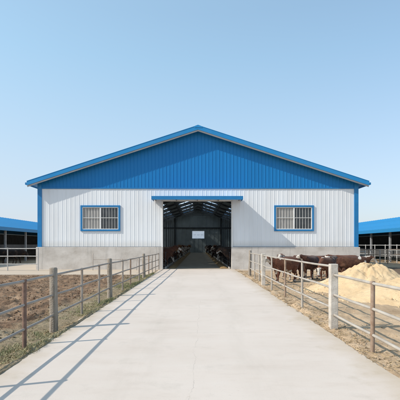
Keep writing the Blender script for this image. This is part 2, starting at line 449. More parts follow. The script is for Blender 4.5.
for s in (-1, 1):
    m = MB(); m.box(s*(WX-.16), s*(WX+.13), D-.07, D+.25, ZB-.02, zroof(WX)-.02); m.build('corner_trim', M['blue_trim'], barn)
    m = MB()                              # side wall
    m.box(s*WX, s*(WX-.05), D+.26, YB, ZB, 2.4); m.box(s*WX, s*(WX-.05), D+.26, YB, 4.0, zroof(WX)); m.box(s*WX, s*(WX-.05), D+.26, D+1.2, 2.4, 4.0)
    m.build('side_wall', M['white_sheet'], barn)
    m = MB(); m.box(s*(WX-.01), s*(WX-.03), D+1.2, YB, 2.4, 4.0); m.build('added_daylight_band', M['skylight'], barn)  # out-of-view translucent strip, added to let daylight brighten the barn interior
    m = MB(); m.box(s*(WX+.22), s*(WX-.12), D+.2, YB+.1, -.2, ZB-.004); m.build('side_base_wall', M['concrete_wall'], barn)
for a, b, nm in ((-WX-.22, DX0, 'base_wall'), (DX1, WX+.22, 'base_wall')):
    m = MB(); m.box(a, b, D-.12, D+.2, -.2, ZB-.004); m.build(nm, M['concrete_wall'], barn, bevel=.012)
# door jambs, head
for s, xx in ((-1, DX0), (1, DX1)):
    m = MB(); m.box(xx+s*.10, xx, D-.06, D+.18, ZB, DZ); m.build('door_jamb', M['white_paint'], barn)
m = MB(); m.box(DX0-.10, DX1+.10, D-.04, D+.2, DZ, DZ+.12); m.build('door_head', M['white_paint'], barn)
m = MB(); m.box(DX0, DX1, D+.0, YB, -.15, -.004); m.build('aisle_floor', M['barn_floor'], barn)
for s in (-1, 1):
    m = MB(); m.box(s*2.9, s*(WX-.1), D+.22, YB, -.15, -.02); m.build('stall_floor', M['barn_floor'], barn)
    m = MB(); m.box((DX0 if s < 0 else DX1), s*2.9, D+.22, YB, -.15, -.012); m.build('manger_floor', M['barn_floor'], barn)
# awning
AX0, AX1, AP = -3.12, 3.03, 1.33
aw = MB()
aw.add([(AX0, D-.04, 5.02), (AX1, D-.04, 5.02), (AX1, D-AP, 4.93), (AX0, D-AP, 4.93), (AX0, D-.04, 4.98), (AX1, D-.04, 4.98), (AX1, D-AP, 4.89), (AX0, D-AP, 4.89)],
       [(0,3,2,1),(4,5,6,7),(0,1,5,4),(1,2,6,5),(2,3,7,6),(3,0,4,7)])
awo = aw.build('awning', M['blue_roof'], barn)
m = MB(); m.box(AX0-.01, AX1+.01, D-AP-.05, D-AP-.003, 4.76, 5.0)
for xx in (AX0, AX1): m.box(xx-.012, xx+.012, D-AP, D-.05, 4.78, 4.985)
m.build('awning_fascia', M['blue_trim'], awo)
for k in range(5):
    xx = AX0+.15+k*(AX1-AX0-.3)/4; MB().beam((xx, D-.05, 4.86), (xx, D-AP+.01, 4.83), .06, .10).build('bracket', M['soffit'], awo)

# windows
for wi, (a, b) in enumerate(wins):
    w = MB(); t = .12
    w.box(a-t, b+t, D-.075, D+.06, WZ1, WZ1+t); w.box(a-t, b+t, D-.075, D+.06, WZ0-t, WZ0)
    w.box(a-t, a, D-.075, D+.06, WZ0, WZ1); w.box(b, b+t, D-.075, D+.06, WZ0, WZ1)
    wo = w.build('window', M['blue_trim'], barn)
    wo['label'] = 'blue framed window left of the doorway' if wi == 0 else 'blue framed window right of the doorway'
    f = MB(); fw = .055; y0, y1 = D-.045, D+.03
    f.box(a, b, y0, y1, WZ1-fw, WZ1); f.box(a, b, y0, y1, WZ0, WZ0+fw); f.box(a, a+fw, y0, y1, WZ0+fw, WZ1-fw); f.box(b-fw, b, y0, y1, WZ0+fw, WZ1-fw)
    c = (a+b)/2; f.box(c-.05, c+.05, y0, y1, WZ0+fw, WZ1-fw)
    f.build('frame', M['white_paint'], wo)
    for p0, p1 in ((a+fw, c-.05), (c+.05, b-fw)):
        gl = MB(); gl.box(p0, p1, D+.035, D+.042, WZ0+fw, WZ1-fw); gl.build('pane', M['glass'], wo)
    # pale curtain drawn behind bars on one leaf
    cu = MB(); n = 40
    q0, q1 = (a+fw, c-.05); pts = [(q0+(q1-q0)*k/n, D+.032-.018*abs(math.sin(k*.9))-.002) for k in range(n+1)]
    for (xa, ya), (xb, yb) in zip(pts, pts[1:]): cu.add([(xa, ya, WZ0+fw), (xb, yb, WZ0+fw), (xb, yb, WZ1-fw), (xa, ya, WZ1-fw)], [(0,1,2,3)])
    cu.build('curtain', M['curtain'], wo)
    zc = WZ0+.52*(WZ1-WZ0)
    gr = MB(); gr.box(a+fw, b-fw, D-.040, D-.018, zc-.018, zc+.018)
    for k in range(1, 12):
        xx = a+fw + k*(b-a-2*fw)/12
        if abs(xx-c) > .08: gr.tube((xx, D-.012, WZ0+fw), (xx, D-.012, WZ1-fw), .011, 6)
    gr.build('security_bars', M['white_paint'], wo)

# roof: opaque bays with translucent strips between
OF, OS = .44, .72
TH = .10
def slab(mb, s, xa, xb, y0, y1, th=TH, lift=0):
    za, zb = zroof(xa)+lift, zroof(xb)+lift
    mb.add([(s*xa, y0, za), (s*xb, y0, zb), (s*xb, y1, zb), (s*xa, y1, za), (s*xa, y0, za+th), (s*xb, y0, zb+th), (s*xb, y1, zb+th), (s*xa, y1, za+th)],
           [(0,1,2,3),(4,7,6,5),(0,4,5,1),(1,5,6,2),(2,6,7,3),(3,7,4,0)])
XE = WX+OS
SKW = 1.7
sky_rows = [D+4.5+6.0*k for k in range(10)]
for s in (-1, 1):
    r = MB(); y = D-OF+.02
    for ry in sky_rows:
        slab(r, s, 0, XE, y, ry); slab(r, s, 0, 1.0, ry, ry+SKW); slab(r, s, 3.4, 5.2, ry, ry+SKW); slab(r, s, 7.6, XE, ry, ry+SKW); y = ry+SKW
    slab(r, s, 0, XE, y, YB+.4)
    ro = r.build('roof', M['blue_roof'], barn)
    for ry in sky_rows:
        for xa, xb in ((1.0, 3.4), (5.2, 7.6)):
            k = MB(); slab(k, s, xa, xb, ry, ry+SKW, .012, .04); k.build('skylight', M['skylight'], ro)
    ln = MB(); y = D+.25
    for ry in sky_rows+[YB-.02]:
        slab(ln, s, .02, WX-.06, y, ry-.01, .012, -.03)
        if ry < YB-1:
            for xa, xb in ((.02, 1.0), (3.4, 5.2), (7.6, WX-.06)): slab(ln, s, xa, xb, ry-.005, ry+SKW+.005, .012, -.03)
        y = ry+SKW+.01
    ln.build('roof_lining', M['inner_sheet'], ro)
    rb = MB(); y = D-OF+.15                 # standing ribs on the roof
    while y < YB+.3:
        if not any(ry-.05 < y < ry+SKW+.05 for ry in sky_rows):
            za, zb = zroof(.2)+TH, zroof(XE)+TH
            rb.add([(s*.2, y-.03, za), (s*XE, y-.03, zb), (s*XE, y, zb+.035), (s*.2, y, za+.035), (s*.2, y+.03, za), (s*XE, y+.03, zb)], [(0,1,2,3),(3,2,5,4)])
        y += .6
    rb.build('roof_ribs', M['blue_roof'], ro)
    # verge (fascia) along the gable and grey lower strip, eaves gutter
    v = MB(); za, zb = zroof(0), zroof(XE)
    def strip(mb, y0, y1, lo, hi, xe=XE):
        zb = zroof(xe)
        mb.add([(0, y0, za+lo), (s*xe, y0, zb+lo), (s*xe, y0, zb+hi), (0, y0, za+hi), (0, y1, za+lo), (s*xe, y1, zb+lo), (s*xe, y1, zb+hi), (0, y1, za+hi)],
               [(0,1,2,3),(7,6,5,4),(0,4,5,1),(3,2,6,7),(1,5,6,2),(0,3,7,4)])
    strip(v, D-OF-.03, D-OF+.018, -.11, .17); strip(v, D-OF-.045, D-OF+.10, .172, .20)
    v.build('verge_trim', M['blue_roof'], barn)
    v = MB(); strip(v, D-OF-.018, D-OF+.03, -.23, -.112, XE-.03); strip(v, D-OF+.035, D-.034, -.10, -.06, XE-.05)
    v.build('soffit', M['soffit'], barn)
    gt = MB(); gt.box(s*XE, s*(XE+.12), D-OF-.02, YB+.4, zroof(XE)-.06, zroof(XE)+.09); gt.build('gutter', M['blue_trim'], barn)
rc = MB(); rc.add([(-.22, D-OF-.05, zroof(.22)+.205), (0, D-OF-.05, ZR+.215), (.22, D-OF-.05, zroof(.22)+.205), (-.3, YB+.4, zroof(.3)+.16), (0, YB+.4, ZR+.25), (.3, YB+.4, zroof(.3)+.16),
                   (-.3, D-OF-.05, zroof(.3)+.12), (.3, D-OF-.05, zroof(.3)+.12)], [(0,1,4,3),(1,2,5,4),(0,6,1),(1,7,2),(6,7,1)])
rc.build('ridge_cap', M['blue_roof'], barn)
# steel frame
for k in range(11):
    y = D+.45+6.0*k
    if y > YB-.3: break
    f = MB()
    for s in (-1, 1):
        f.box(s*(WX-.08), s*(WX-.33), y-.09, y+.09, 0, zroof(WX)-.1)
        f.beam((s*(WX-.15), y, zroof(WX-.15)-.42), (0, y, ZR-.30), .14, .30)
        f.box(s*5.6-.06, s*5.6+.06, y-.06, y+.06, 0, zroof(5.6)-.3)
    f.beam((-3.4, y, zroof(3.4)-.45), (3.4, y, zroof(3.4)-.45), .07, .08)
    f.build('steel_frame', M['dark_steel'], barn)
f = MB()
for s in (-1, 1):
    for x in np.arange(.9, WX, 1.45):
        f.beam((s*x, D+.3, zroof(x)-.08), (s*x, YB-.1, zroof(x)-.08), .06, .14)
f.build('purlins', M['dark_steel'], barn)
# rear wall with an opening that holds the pale board
BX0, BX1, BZ0, BZ1 = -1.30, 1.42, 3.18, 4.85
m = MB(); Y0 = YB; ribbed(m, -WX, WX, Y0, lambda x: -.1, lambda x: zroof(x), [(BX0, BX1, BZ0, BZ1)], .9, .05)
m.build('rear_wall', M['inner_sheet'], barn)
m = MB()
for x in (-5.2, 5.2, -.0): 
    if x: m.box(x-.15, x+.15, Y0-.32, Y0-.06, 0, zroof(x))
m.box(-WX+.1, WX-.1, Y0-.2, Y0-.07, 5.4, 5.65)
m.build('rear_wall_frame', M['dark_steel'], barn)
bd = empty('notice_board', ((BX0+BX1)/2, YB-.1, BZ0), 'small white backlit board with faint marks high on the barn far end wall', 'board')
m = MB(); m.box(BX0-.03, BX1+.03, YB-.085, YB-.07, BZ0-.03, BZ1+.03); m.build('board', M['board'], bd)
m = MB()
for k in range(11):
    x = BX0+.35+k*.2
    if k in (3, 7): continue
    m.box(x, x+.13, YB-.10, YB-.095, BZ0+.78, BZ0+.81); m.box(x+.03, x+.055, YB-.10, YB-.095, BZ0+.81, BZ0+.93)
    m.box(x+.085, x+.11, YB-.10, YB-.095, BZ0+.72, BZ0+.78)
mk = m.build('marks', M['post_grey'], bd)

# ------------------------------------------------------------------ inside the barn: feed rails and fodder
def feed_rail(s, label):
    x = s*2.34 if s < 0 else 2.30
    fr = empty('feed_rail', (x, D+.6, 0), label, 'feed rail', 'feed rails along the barn aisle')
    for z in (.45, 1.15): MB().tube((x, D+.5, z), (x, YB-1, z), .03, 6).build('rail', M['dark_steel'], fr)
    y = D+.6; first = MB().tube((x, y, -.02), (x, y, 1.2), .022, 6).build('upright', M['dark_steel'], fr)
    for k in range(1, 55):
        c = first.copy(); COL.objects.link(c); c.parent = fr; c.location = (0, 1.1*k, 0)
    MB().box(x-.05, x+.05, D+.5, YB-1, -.02, .12).build('kerb', M['concrete_wall'], fr)
feed_rail(-1, 'dark steel feed rail along the left side of the barn aisle')
feed_rail(1, 'dark steel feed rail along the right side of the barn aisle')
def fodder(s, label):
    ysf = np.arange(D+.6, YB-1, .18); xr = np.linspace(-.32, .32, 9)
    vs = []; 
    for y in ysf:
        for x in xr:
            e = min(1, (y-D-.6)/.8)*min(1, (YB-1-y)/.8); h = (max(0, 1-(x/.32)**2)*(.05+.14*float(fbm(y*.9, x*4+s, 5)))+.02*float(vnoise(y*9, x*20, 8)))*max(0, e)
            vs.append((s*1.90+x*(1), y, -.004+h if abs(x) < .31 else -.03))
    n = len(xr); fs = [(j*n+k, j*n+k+1, (j+1)*n+k+1, (j+1)*n+k) for j in range(len(ysf)-1) for k in range(n-1)]
    o = MB().add(vs, fs).build('fodder', M['feed'], smooth=True); tag(o, label, 'fodder', None, 'stuff')
fodder(-1, 'ridge of golden fodder along the left side of the aisle')
fodder(1, 'ridge of golden fodder along the right side of the aisle')

# ------------------------------------------------------------------ cattle
def cow_mesh(name, pose, coat, seed):
    rr = random.Random(seed)
    mb = MB()
    T = [(-.90,1.14,.10,.10), (-.84,1.12,.19,.20), (-.72,1.08,.25,.29), (-.5,1.04,.27,.34), (-.2,.98,.325,.385), (.1,.965,.335,.395), (.35,.98,.30,.385), (.55,1.03,.25,.36), (.70,1.08,.20,.30)]
    mb.loft([(x,0,z) for x,z,_,_ in T], [(a,b) for _,_,a,b in T], 20)
    # neck + head by pose: (poll point, muzzle point, neck mid)
    P = {'up':   ((1.13,0,1.52), (1.55,0,1.22), (.92,0,1.28)),
         'level':((1.12,0,1.33), (1.44,0,.98), (.90,0,1.20)),
         'down': ((1.16,0,.80), (1.30,0,.34), (.98,0,.98)),
         'turn': ((1.06,-.26,1.40), (1.22,-.64,1.14), (.90,-.06,1.22)),
         'turn_left': ((1.06,.26,1.30), (1.22,.64,1.04), (.90,.06,1.18))}[pose]
    poll, muz, mid = [Vector(p) for p in P]
    hd = (muz-poll).normalized()
    mb.loft([(.52,0,1.06), (.72,0,1.10), mid, poll+hd*.04], [(.20,.33), (.18,.28), (.125,.20), (.10,.13)], 16)
    L = (muz-poll).length
    hs = [(-.06,.06,.06), (0,.10,.10), (.14,.115,.125), (.30,.10,.115), (.52,.075,.09), (.76,.068,.075), (.9,.078,.078), (1.0,.062,.058), (1.03,.03,.03)]
    mb.loft([poll+hd*(t*L) + Vector((0,0,-.012)) for t,_,_ in hs], [(a,b) for _,a,b in hs], 14)
    side = hd.cross(Vector((0,0,1))).normalized(); upv = side.cross(hd)
    for s in (-1, 1):  # ears
        e0 = poll+hd*.03+side*(s*.07)+upv*.03
        mb.loft([e0, e0+side*(s*.09)-Vector((0,0,.015)), e0+side*(s*.19)-Vector((0,0,.045))+hd*.0, e0+side*(s*.22)-Vector((0,0,.055))], [(.03,.02), (.05,.022), (.035,.02), (.012,.012)], 8)
    ph = rr.uniform(-.08, .08); ph2 = rr.uniform(-.09, .09)
    for s in (-1, 1):
        o = ph*s
        mb.loft([(.50,s*.14,.95), (.48,s*.17,.72), (.46+o*.3,s*.17,.58), (.48+o*.7,s*.16,.40), (.475+o,s*.16,.33), (.47+o,s*.155,.14), (.49+o,s*.155,.07), (.52+o,s*.155,.0)],
                [(.10,.16), (.10,.13), (.075,.085), (.058,.062), (.048,.05), (.042,.045), (.052,.055), (.06,.065)], 10)
        o = ph2*s
        mb.loft([(-.62,s*.13,1.02), (-.60,s*.17,.84), (-.56+o*.3,s*.18,.66), (-.66+o*.6,s*.17,.52), (-.73+o*.8,s*.165,.44), (-.70+o,s*.16,.32), (-.67+o,s*.155,.14), (-.65+o,s*.155,.07), (-.62+o,s*.155,.0)],
                [(.12,.20), (.13,.19), (.10,.14), (.065,.085), (.052,.062), (.044,.048), (.043,.046), (.052,.056), (.06,.066)], 10)
    mb.loft([(-.86,0,1.26), (-.94,0,1.18), (-.965,.02,.95), (-.96,.03,.68), (-.95,.03,.58), (-.95,.03,.42), (-.95,.03,.36)], [.04,.03,.024,.022,.04,.045,.015], 8)
    mb.loft([(-.46,0,.70), (-.38,0,.62), (-.24,0,.60), (-.12,0,.66)], [(.08,.06), (.12,.10), (.11,.09), (.05,.05)], 10)   # udder
    mb.loft([(.55,0,.80), (.66,0,.74), (.74,0,.84), (.72,0,.98)], [(.07,.06), (.07,.08), (.06,.09), (.05,.06)], 10)      # brisket
    me = bpy.data.meshes.new(name+'_raw'); me.from_pydata([tuple(v) for v in mb.v], [], mb.f); me.update()
    o = bpy.data.objects.new('tmp', me); COL.objects.link(o)
    r = o.modifiers.new('r', 'REMESH'); r.mode = 'VOXEL'; r.voxel_size = .022
    sm = o.modifiers.new('s', 'SMOOTH'); sm.factor = .5; sm.iterations = 3
    dg = bpy.context.evaluated_depsgraph_get(); dg.update()
    out = bpy.data.meshes.new_from_object(o.evaluated_get(dg)); out.name = name
    bpy.data.objects.remove(o)
    out.polygons.foreach_set('use_smooth', [True]*len(out.polygons))
    n = len(out.vertices); co = np.empty(n*3, np.float32); out.vertices.foreach_get('co', co); co = co.reshape(-1, 3)
    x, y, z = co.T
    # head coordinates
    rel = co-np.array(poll); t = rel @ np.array(hd)/L; lat = np.abs(rel @ np.array(side)); up = rel @ np.array(upv)
    head = (np.linalg.norm(rel-np.outer(rel@np.array(hd), np.array(hd)), axis=1) < .27) & (t > -.25) & (x > .85)
    nz = fbm(x*7+y*3, z*7-y*3, seed, 3)-.5
    base = {'brown': (.130,.050,.029), 'dark': (.075,.031,.020), 'black': (.022,.018,.017), 'tan': (.30,.15,.07), 'pied': (.020,.017,.016)}[coat]
    C = np.tile(np.array(base), (n, 1))
    C *= (1+.5*nz)[:, None]
    white = np.array((.68,.63,.56))
    def put(mask, c): C[mask] = np.array(c)
    if coat in ('brown', 'dark', 'tan'):
        put(head & (t+nz*.5 > (.10 if seed % 3 else .45)) & (lat < .13), white)
        if seed % 4 == 2: put((x > .55) & (x < 1.0) & (z+nz*.2 > 1.33), white)
        put((z+nz*.3 < .62) & (np.abs(x) < .5) & (z > .45) & (np.abs(y) < .2), white)
        put((z+nz*.5 < .16+.10*(seed % 2)), white*.7)
        if seed % 2 == 0: put((fbm(x*3+seed, z*3+y, seed+5, 2) > .80) & (z > .6), white)
    if coat == 'pied':
        put((fbm(x*2.2+seed, z*2.2+y, seed+5, 2) > .55) & (z > .3), white); put(z < .4, white*.8)
        put(head & (lat < .045) & (t > .1), white)
    if coat == 'black' and seed % 2 == 0: put(head & (lat < .05) & (up > 0) & (t > .15), white*.8)
    put((t > .94) & head, (.30,.17,.14)); put((z < .055), (.05,.04,.035)); put((x < -.9) & (z < .62), np.array(base)*.6)
    at = out.color_attributes.new('coat', 'FLOAT_COLOR', 'POINT')
    at.data.foreach_set('color', np.concatenate([np.clip(C, 0, 1), np.ones((n, 1))], 1).astype(np.float32).ravel())
    out.materials.clear(); out.materials.append(M['coat'])
    # eyes
    eyes = []
    for s in (-1, 1):
        c = poll+hd*(.27*L)+side*(s*.098)+upv*.045
        eb = MB(); eb.loft([c-side*(s*.02), c-side*(s*.01), c+side*(s*.004), c+side*(s*.012)], [.012, .021, .018, .006], 8)
        e = bpy.data.meshes.new('eye'); e.from_pydata([tuple(v) for v in eb.v], [], eb.f); e.update(); e.materials.append(M['black']); eyes.append(e)
    return out, eyes
COWS = {}
def cow(pose, coat, x, y, ang, label, group=None, scale=1.0, z=0, seed=1, eyes=True):
    key = (pose, coat, seed)
    if key not in COWS: COWS[key] = cow_mesh('cow_body', pose, coat, seed)
    body, ey = COWS[key]
    r = bpy.data.objects.new('cow', None); COL.objects.link(r); r.location = (x, y, z); r.rotation_euler = (0, 0, math.radians(ang)); r.scale = (scale,)*3
    WLOC[r.name] = Vector((x, y, z)); tag(r, label, 'cow', group)
    b = bpy.data.objects.new('body', body); COL.objects.link(b); b.parent = r
    if eyes:
        for e in ey:
            q = bpy.data.objects.new('eye', e); COL.objects.link(q); q.parent = b
    return r
GH = 'brown cattle behind the right fence'
# px x-centre, depth, heading (0 = +X), pose, coat, seed
herd = [
 (4.10, 18.9, 204, 'level', 'brown', 2, 'brown cow with pale muzzle facing the drive just behind the far white post'),
 (4.72, 20.2, 226, 'up', 'brown', 4, 'brown cow with a bright white face close behind the one facing the drive'),
 (5.75, 20.3, 236, 'turn', 'dark', 5, 'dark brown cow facing the camera, third back from the drive'),
 (6.20, 21.9, 178, 'level', 'brown', 7, 'brown cow side on at the back of the herd near the barn base wall'),
 (6.42, 19.9, 231, 'down', 'brown', 10, 'brown cow with its white face lowered in the middle of the herd'),
 (7.00, 20.9, 240, 'level', 'dark', 8, 'dark brown cow with its white face towards the camera above the lowered one'),
 (8.10, 22.0, 182, 'level', 'brown', 11, 'brown cow behind the cow that faces right, next to the barn base wall'),
 (7.62, 19.7, 6, 'level', 'dark', 14, 'dark cow facing right over the top of the feed heap'),
 (5.05, 21.6, 192, 'turn_left', 'dark', 13, 'dark brown cow at the back, second from the drive against the base wall'),
 (6.95, 22.9, 170, 'level', 'dark', 16, 'dark brown cow farthest back in the outdoor herd'),
]
for hx, dep, a, pose, coat, sd, lab in herd:
    cow(pose, coat, hx, dep, a, lab, GH, scale=.83 + .035*(sd % 3)-.02, z=-.06, seed=sd)
# rows at the feed rails
ordn = ['first', 'second', 'third', 'fourth', 'fifth', 'sixth', 'seventh', 'eighth', 'ninth', 'tenth']
pz = ['up', 'level', 'turn', 'turn_left', 'level', 'down']
for s, nm, coats in ((-1, 'left', ['dark', 'brown', 'tan', 'dark', 'tan', 'brown', 'tan']), (1, 'right', ['black', 'dark', 'black', 'pied', 'black', 'dark', 'black'])):
    y = D+1.6; i = 0
    while y < YB-3:
        far = i >= 10
        lab = ('cow deep inside the barn towards the far end of the %s feeding row' % nm) if far else ('%s cow from the doorway in the %s feeding row inside the barn' % (ordn[i], nm))
        rr = random.Random(i*3+s)
        cow(pz[(i*5+(0 if s < 0 else 2)) % 6], coats[i % 7], s*(2.92+rr.uniform(-.1, .25)), y, (0 if s < 0 else 180)+rr.uniform(-22, 22), lab,
            'cattle in the %s row inside the barn' % nm, scale=rr.uniform(1.0, 1.10), seed=[3, 5][i % 2], eyes=i < 6)
        y += rr.choice([1.15, 1.3, 1.5, 2.2]); i += 1
# two dark cows by the left shed
cow('level', 'black', (8-198)/400*38.5, 38.5, 175, 'black cow standing at the left shed nearest the photo edge', 'dark cattle by the left shed', z=-.1, seed=1)
cow('down', 'black', (15-198)/400*40.5, 40.5, 15, 'dark cow with lowered head beside the black cow at the left shed', 'dark cattle by the left shed', z=-.1, seed=3)

# ------------------------------------------------------------------ feed heaps
def heap(cx, cy, rx, ry, h, seed, label, rot=0):
    nr, na = 70, 160; vs = []; fs = []
    r = empty('feed_heap', (cx, cy, -.08), label, 'feed heap', 'pale feed heaps in the right yard')
    R_, A_ = np.meshgrid(np.linspace(0, 1.08, nr), np.linspace(0, 2*math.pi, na, endpoint=False), indexing='ij')
    wob = 1+.22*(fbm(np.cos(A_)*1.3+5, np.sin(A_)*1.3+5, seed, 3)-.5)*2
    X = R_*np.cos(A_)*rx*wob; Y = R_*np.sin(A_)*ry*wob
    prof = (1-R_)*(.88)+.12*(1-R_)**2; prof = np.where(R_ < .16, (.84*.88+.12*.7)+(.16**2-R_**2)*2.4, prof)
    slump = 1+.30*(fbm(np.cos(A_)*2.2+9, np.sin(A_)*2.2+R_*1.2, seed+3, 3)-.5)
    Z = np.maximum(prof, -.06)*h*slump + (fbm(X*2.4, Y*2.4, seed+6, 4)-.5)*.24*np.clip(1.1-R_, 0, 1)*1.6 + (fbm(X*10, Y*10, seed+7, 3)-.5)*.075 - np.maximum(0, fbm(A_*3.2, R_*1.1, seed+9, 3)-.52)*.45*np.clip(R_*2, 0, 1)*np.clip(1.1-R_, 0, 1)
    Z = np.where(R_ > 1.04, -.15, Z)
    X = X+cx; Y = Y+cy; Z = Z-.06
    v = np.stack([X.ravel(), Y.ravel(), Z.ravel()], 1)
    for i in range(nr-1):
        for k in range(na): fs.append((i*na+k, (i+1)*na+k, (i+1)*na+(k+1) % na, i*na+(k+1) % na))
    m = MB(); m.v = [tuple(p) for p in v]; m.f = fs; m.build('pile', M['mound'], r, smooth=True)
    lm = MB(); rr = random.Random(seed)
    for k in range(700):     # loose lumps rolled to the foot
        a = rr.uniform(0, 6.28); q = rr.uniform(.35, 1.25); s_ = rr.uniform(.008, .032)
        x = cx+math.cos(a)*rx*q; y = cy+math.sin(a)*ry*q
        zz = max(-.05, (1-q)*h*.85-.06)
        lm.loft([(x-s_, y, zz+s_*.1), (x-s_*.4, y, zz+s_*.3), (x+s_*.4, y+s_*.2, zz+s_*.3), (x+s_, y, zz)], [s_*.3, s_*.9, s_*.8, s_*.3], 6)
    o = lm.build('lumps', M['mound'], r); o['kind'] = 'stuff'
heap(6.75, 15.6, 2.5, 2.3, 1.14, 1, 'large pale golden feed heap in front of the brown cattle')
heap(7.45, 12.7, 2.5, 1.9, 1.20, 4, 'lower pale golden feed heap nearest the camera at the photo edge')

# ------------------------------------------------------------------ fences
def post(x, y, top, kind, parent, mats, r=.03, seed=0):
    rr = random.Random(seed); mb = MB()
    lean = rr.uniform(-.012, .012)
    if kind == 'wood':
        pts = [(x, y, -.25), (x+rr.uniform(-.01, .01), y, .3), (x+lean, y, .8), (x+lean, y, top-.02), (x+lean, y, top)]
        mb.loft(pts, [.085, .082, .078, .076, .06], 14, wob=.07, seed=seed); o = mb.build('post', M['wood'], parent, smooth=True)
    elif kind == 'white':
        w = .078; mb.box(x-w, x+w, y-w, y+w, -.25, top); o = mb.build('post', M['white_post'], parent, bevel=.014)
    else:
        mb.loft([(x, y, -.25), (x+lean, y, top-.004), (x+lean, y, top)], [r, r, r*.8], 12); o = mb.build('post', mats, parent, smooth=True)
    return o
def fence_run(name, label, posts, heights, railmat, cat='fence', group=None, rail_r=.024, side=1, clamp=True):
    """posts: (x, y, top, kind, material); rails fixed from the first post to the last"""
    r = empty(name, (posts[0][0], posts[0][1], -.05), label, cat, group)
    for i, p in enumerate(posts):
        o = post(p[0], p[1], p[2], p[3], r, p[4], r=p[5] if len(p) > 5 else .032, seed=i+len(posts))
        if clamp:
            w = .035 if p[3] == 'steel' else .095
            for z in heights:
                MB().loft([(p[0], p[1]-w, z), (p[0], p[1]+w, z)], rail_r+.007, 10).build('clamp', p[4] if p[3] == 'steel' else M['galv'], o, smooth=True)
    for zi, z in enumerate(heights):
        m = MB(); pts = []
        for i in range(len(posts)):
            rr = random.Random(i*7+zi)
            pts.append((posts[i][0], posts[i][1], z+rr.uniform(-.008, .008)))
            if i+1 < len(posts):
                pts.append(((posts[i][0]+posts[i+1][0])/2+rr.uniform(-.006, .006), (posts[i][1]+posts[i+1][1])/2, z+rr.uniform(-.012, .008)))
        m.loft(pts, rail_r, 12); m.build('rail', railmat, r, smooth=True)
    return r
def lx(y): return -2.95 + (max(0, y-13)/15.3)*.22
def dep(px, X): return X*400/(px-198)
LP = [(3.0, 1.12, 'wood', None), (4.6, 1.12, 'steel', M['rust'], .034), (6.80, 1.12, 'steel', M['rust'], .036), (8.18, 1.24, 'wood', None), (10.15, 1.12, 'steel', M['galv']), (11.9, 1.12, 'steel', M['galv']),
      (13.35, 1.25, 'wood', None), (15.45, 1.12, 'steel', M['galv']), (17.1, 1.12, 'steel', M['tan_steel']), (19.4, 1.12, 'steel', M['galv']), (20.9, 1.25, 'wood', None), (22.8, 1.12, 'steel', M['tan_steel']),
      (24.4, 1.12, 'steel', M['galv']), (26.0, 1.12, 'steel', M['galv']), (27.9, 1.15, 'steel', M['galv'])]
fence_run('rail_fence', 'weathered three rail steel fence with wooden posts along the left edge of the drive',
          [(lx(p[0]), p[0], p[1], p[2], p[3], *p[4:]) for p in LP], (1.09, .675, .27), M['galv'])
RX = 2.80
R1 = [(3.1, 1.12, 'steel', M['tan_steel'], .034), (4.55, 1.12, 'white', None), (6.42, 1.12, 'steel', M['tan_steel'], .034), (8.28, 1.31, 'white', None)]
fence_run('rail_fence', 'pale low rail fence ending at the white post nearest the camera on the right',
          [(RX, p[0], p[1], p[2], p[3], *p[4:]) for p in R1], (1.09, .67, .26), M['galv_pale'])
R2 = [(8.45, 1.27, 'steel', M['galv_pale'], .026), (10.75, 1.28, 'steel', M['galv_pale']), (12.85, 1.28, 'steel', M['tan_steel']), (15.2, 1.28, 'steel', M['galv_pale']), (17.3, 1.33, 'white', None), (18.6, 1.28, 'steel', M['galv_pale']),
      (20.4, 1.28, 'steel', M['galv_pale']), (22.6, 1.40, 'wood', None)]
fence_run('rail_fence', 'pale taller rail fence running on along the right side of the drive to the barn',
          [(RX+max(0, p[0]-16)*.02, p[0], p[1], p[2], p[3], *p[4:]) for p in R2], (1.25, .81, .385), M['galv_pale'])
# yard rails left of the barn
fence_run('yard_fence', 'white three rail yard fence between the left shed and the barn corner',
          [(-10.75-2.05*k, 26.9, 1.52, 'steel', M['pale_rail'], .035) for k in range(8)], (1.46, .95, .42), M['pale_rail'], rail_r=.03, clamp=False)
fence_run('yard_fence', 'low slim rail fence against the barn base left of the drive',
          [(-7.2+1.0*k, 27.4, 1.12 if k == 0 else .75, 'steel', M['galv'], .022) for k in range(5)], (.70,), M['galv'], rail_r=.016, clamp=False)
# right yard
fence_run('yard_fence', 'pale rail fence along the open front of the right shed',
          [(19.2, 36.2+2.4*k, 1.75, 'steel', M['pale_rail'], .05) for k in range(8)], (1.68, 1.2, .7), M['pale_rail'], rail_r=.035, clamp=False)
fence_run('yard_fence', 'rail fence crossing the right yard between barn and shed',
          [(12.2+1.75*k, 36.8, 1.35, 'steel', M['tan_steel'], .04) for k in range(5)], (1.3, .85, .4), M['tan_steel'], rail_r=.03, clamp=False)
po = empty('fence_post', (14.1, 31.0, -.1), 'lone thin steel post in the right yard in front of the shed', 'post')
MB().loft([(14.1, 31.0, -.3), (14.1, 31.0, 1.25), (14.1, 31.0, 1.27)], [.04, .04, .03], 10).build('shaft', M['galv'], po, smooth=True)
MB().loft([(14.1, 31.0, 1.27), (14.1, 31.0, 1.29), (14.1, 31.0, 1.31)], [.05, .05, .02], 10).build('cap', M['galv'], po, smooth=True)
ro = empty('cattle_gate', (11.9, 33.5, -.1), 'pale tubular gate beside the barn right corner', 'gate')
gm = MB()
for z in (.25, .55, .85, 1.15): gm.tube((11.9, 33.5, z), (14.0, 33.5, z), .025, 8)
gm.build('bars', M['pale_rail'], ro, smooth=True)
for x in (11.9, 14.0): MB().tube((x, 33.5, -.2), (x, 33.5, 1.3), .035, 8).build('stile', M['pale_rail'], ro, smooth=True)

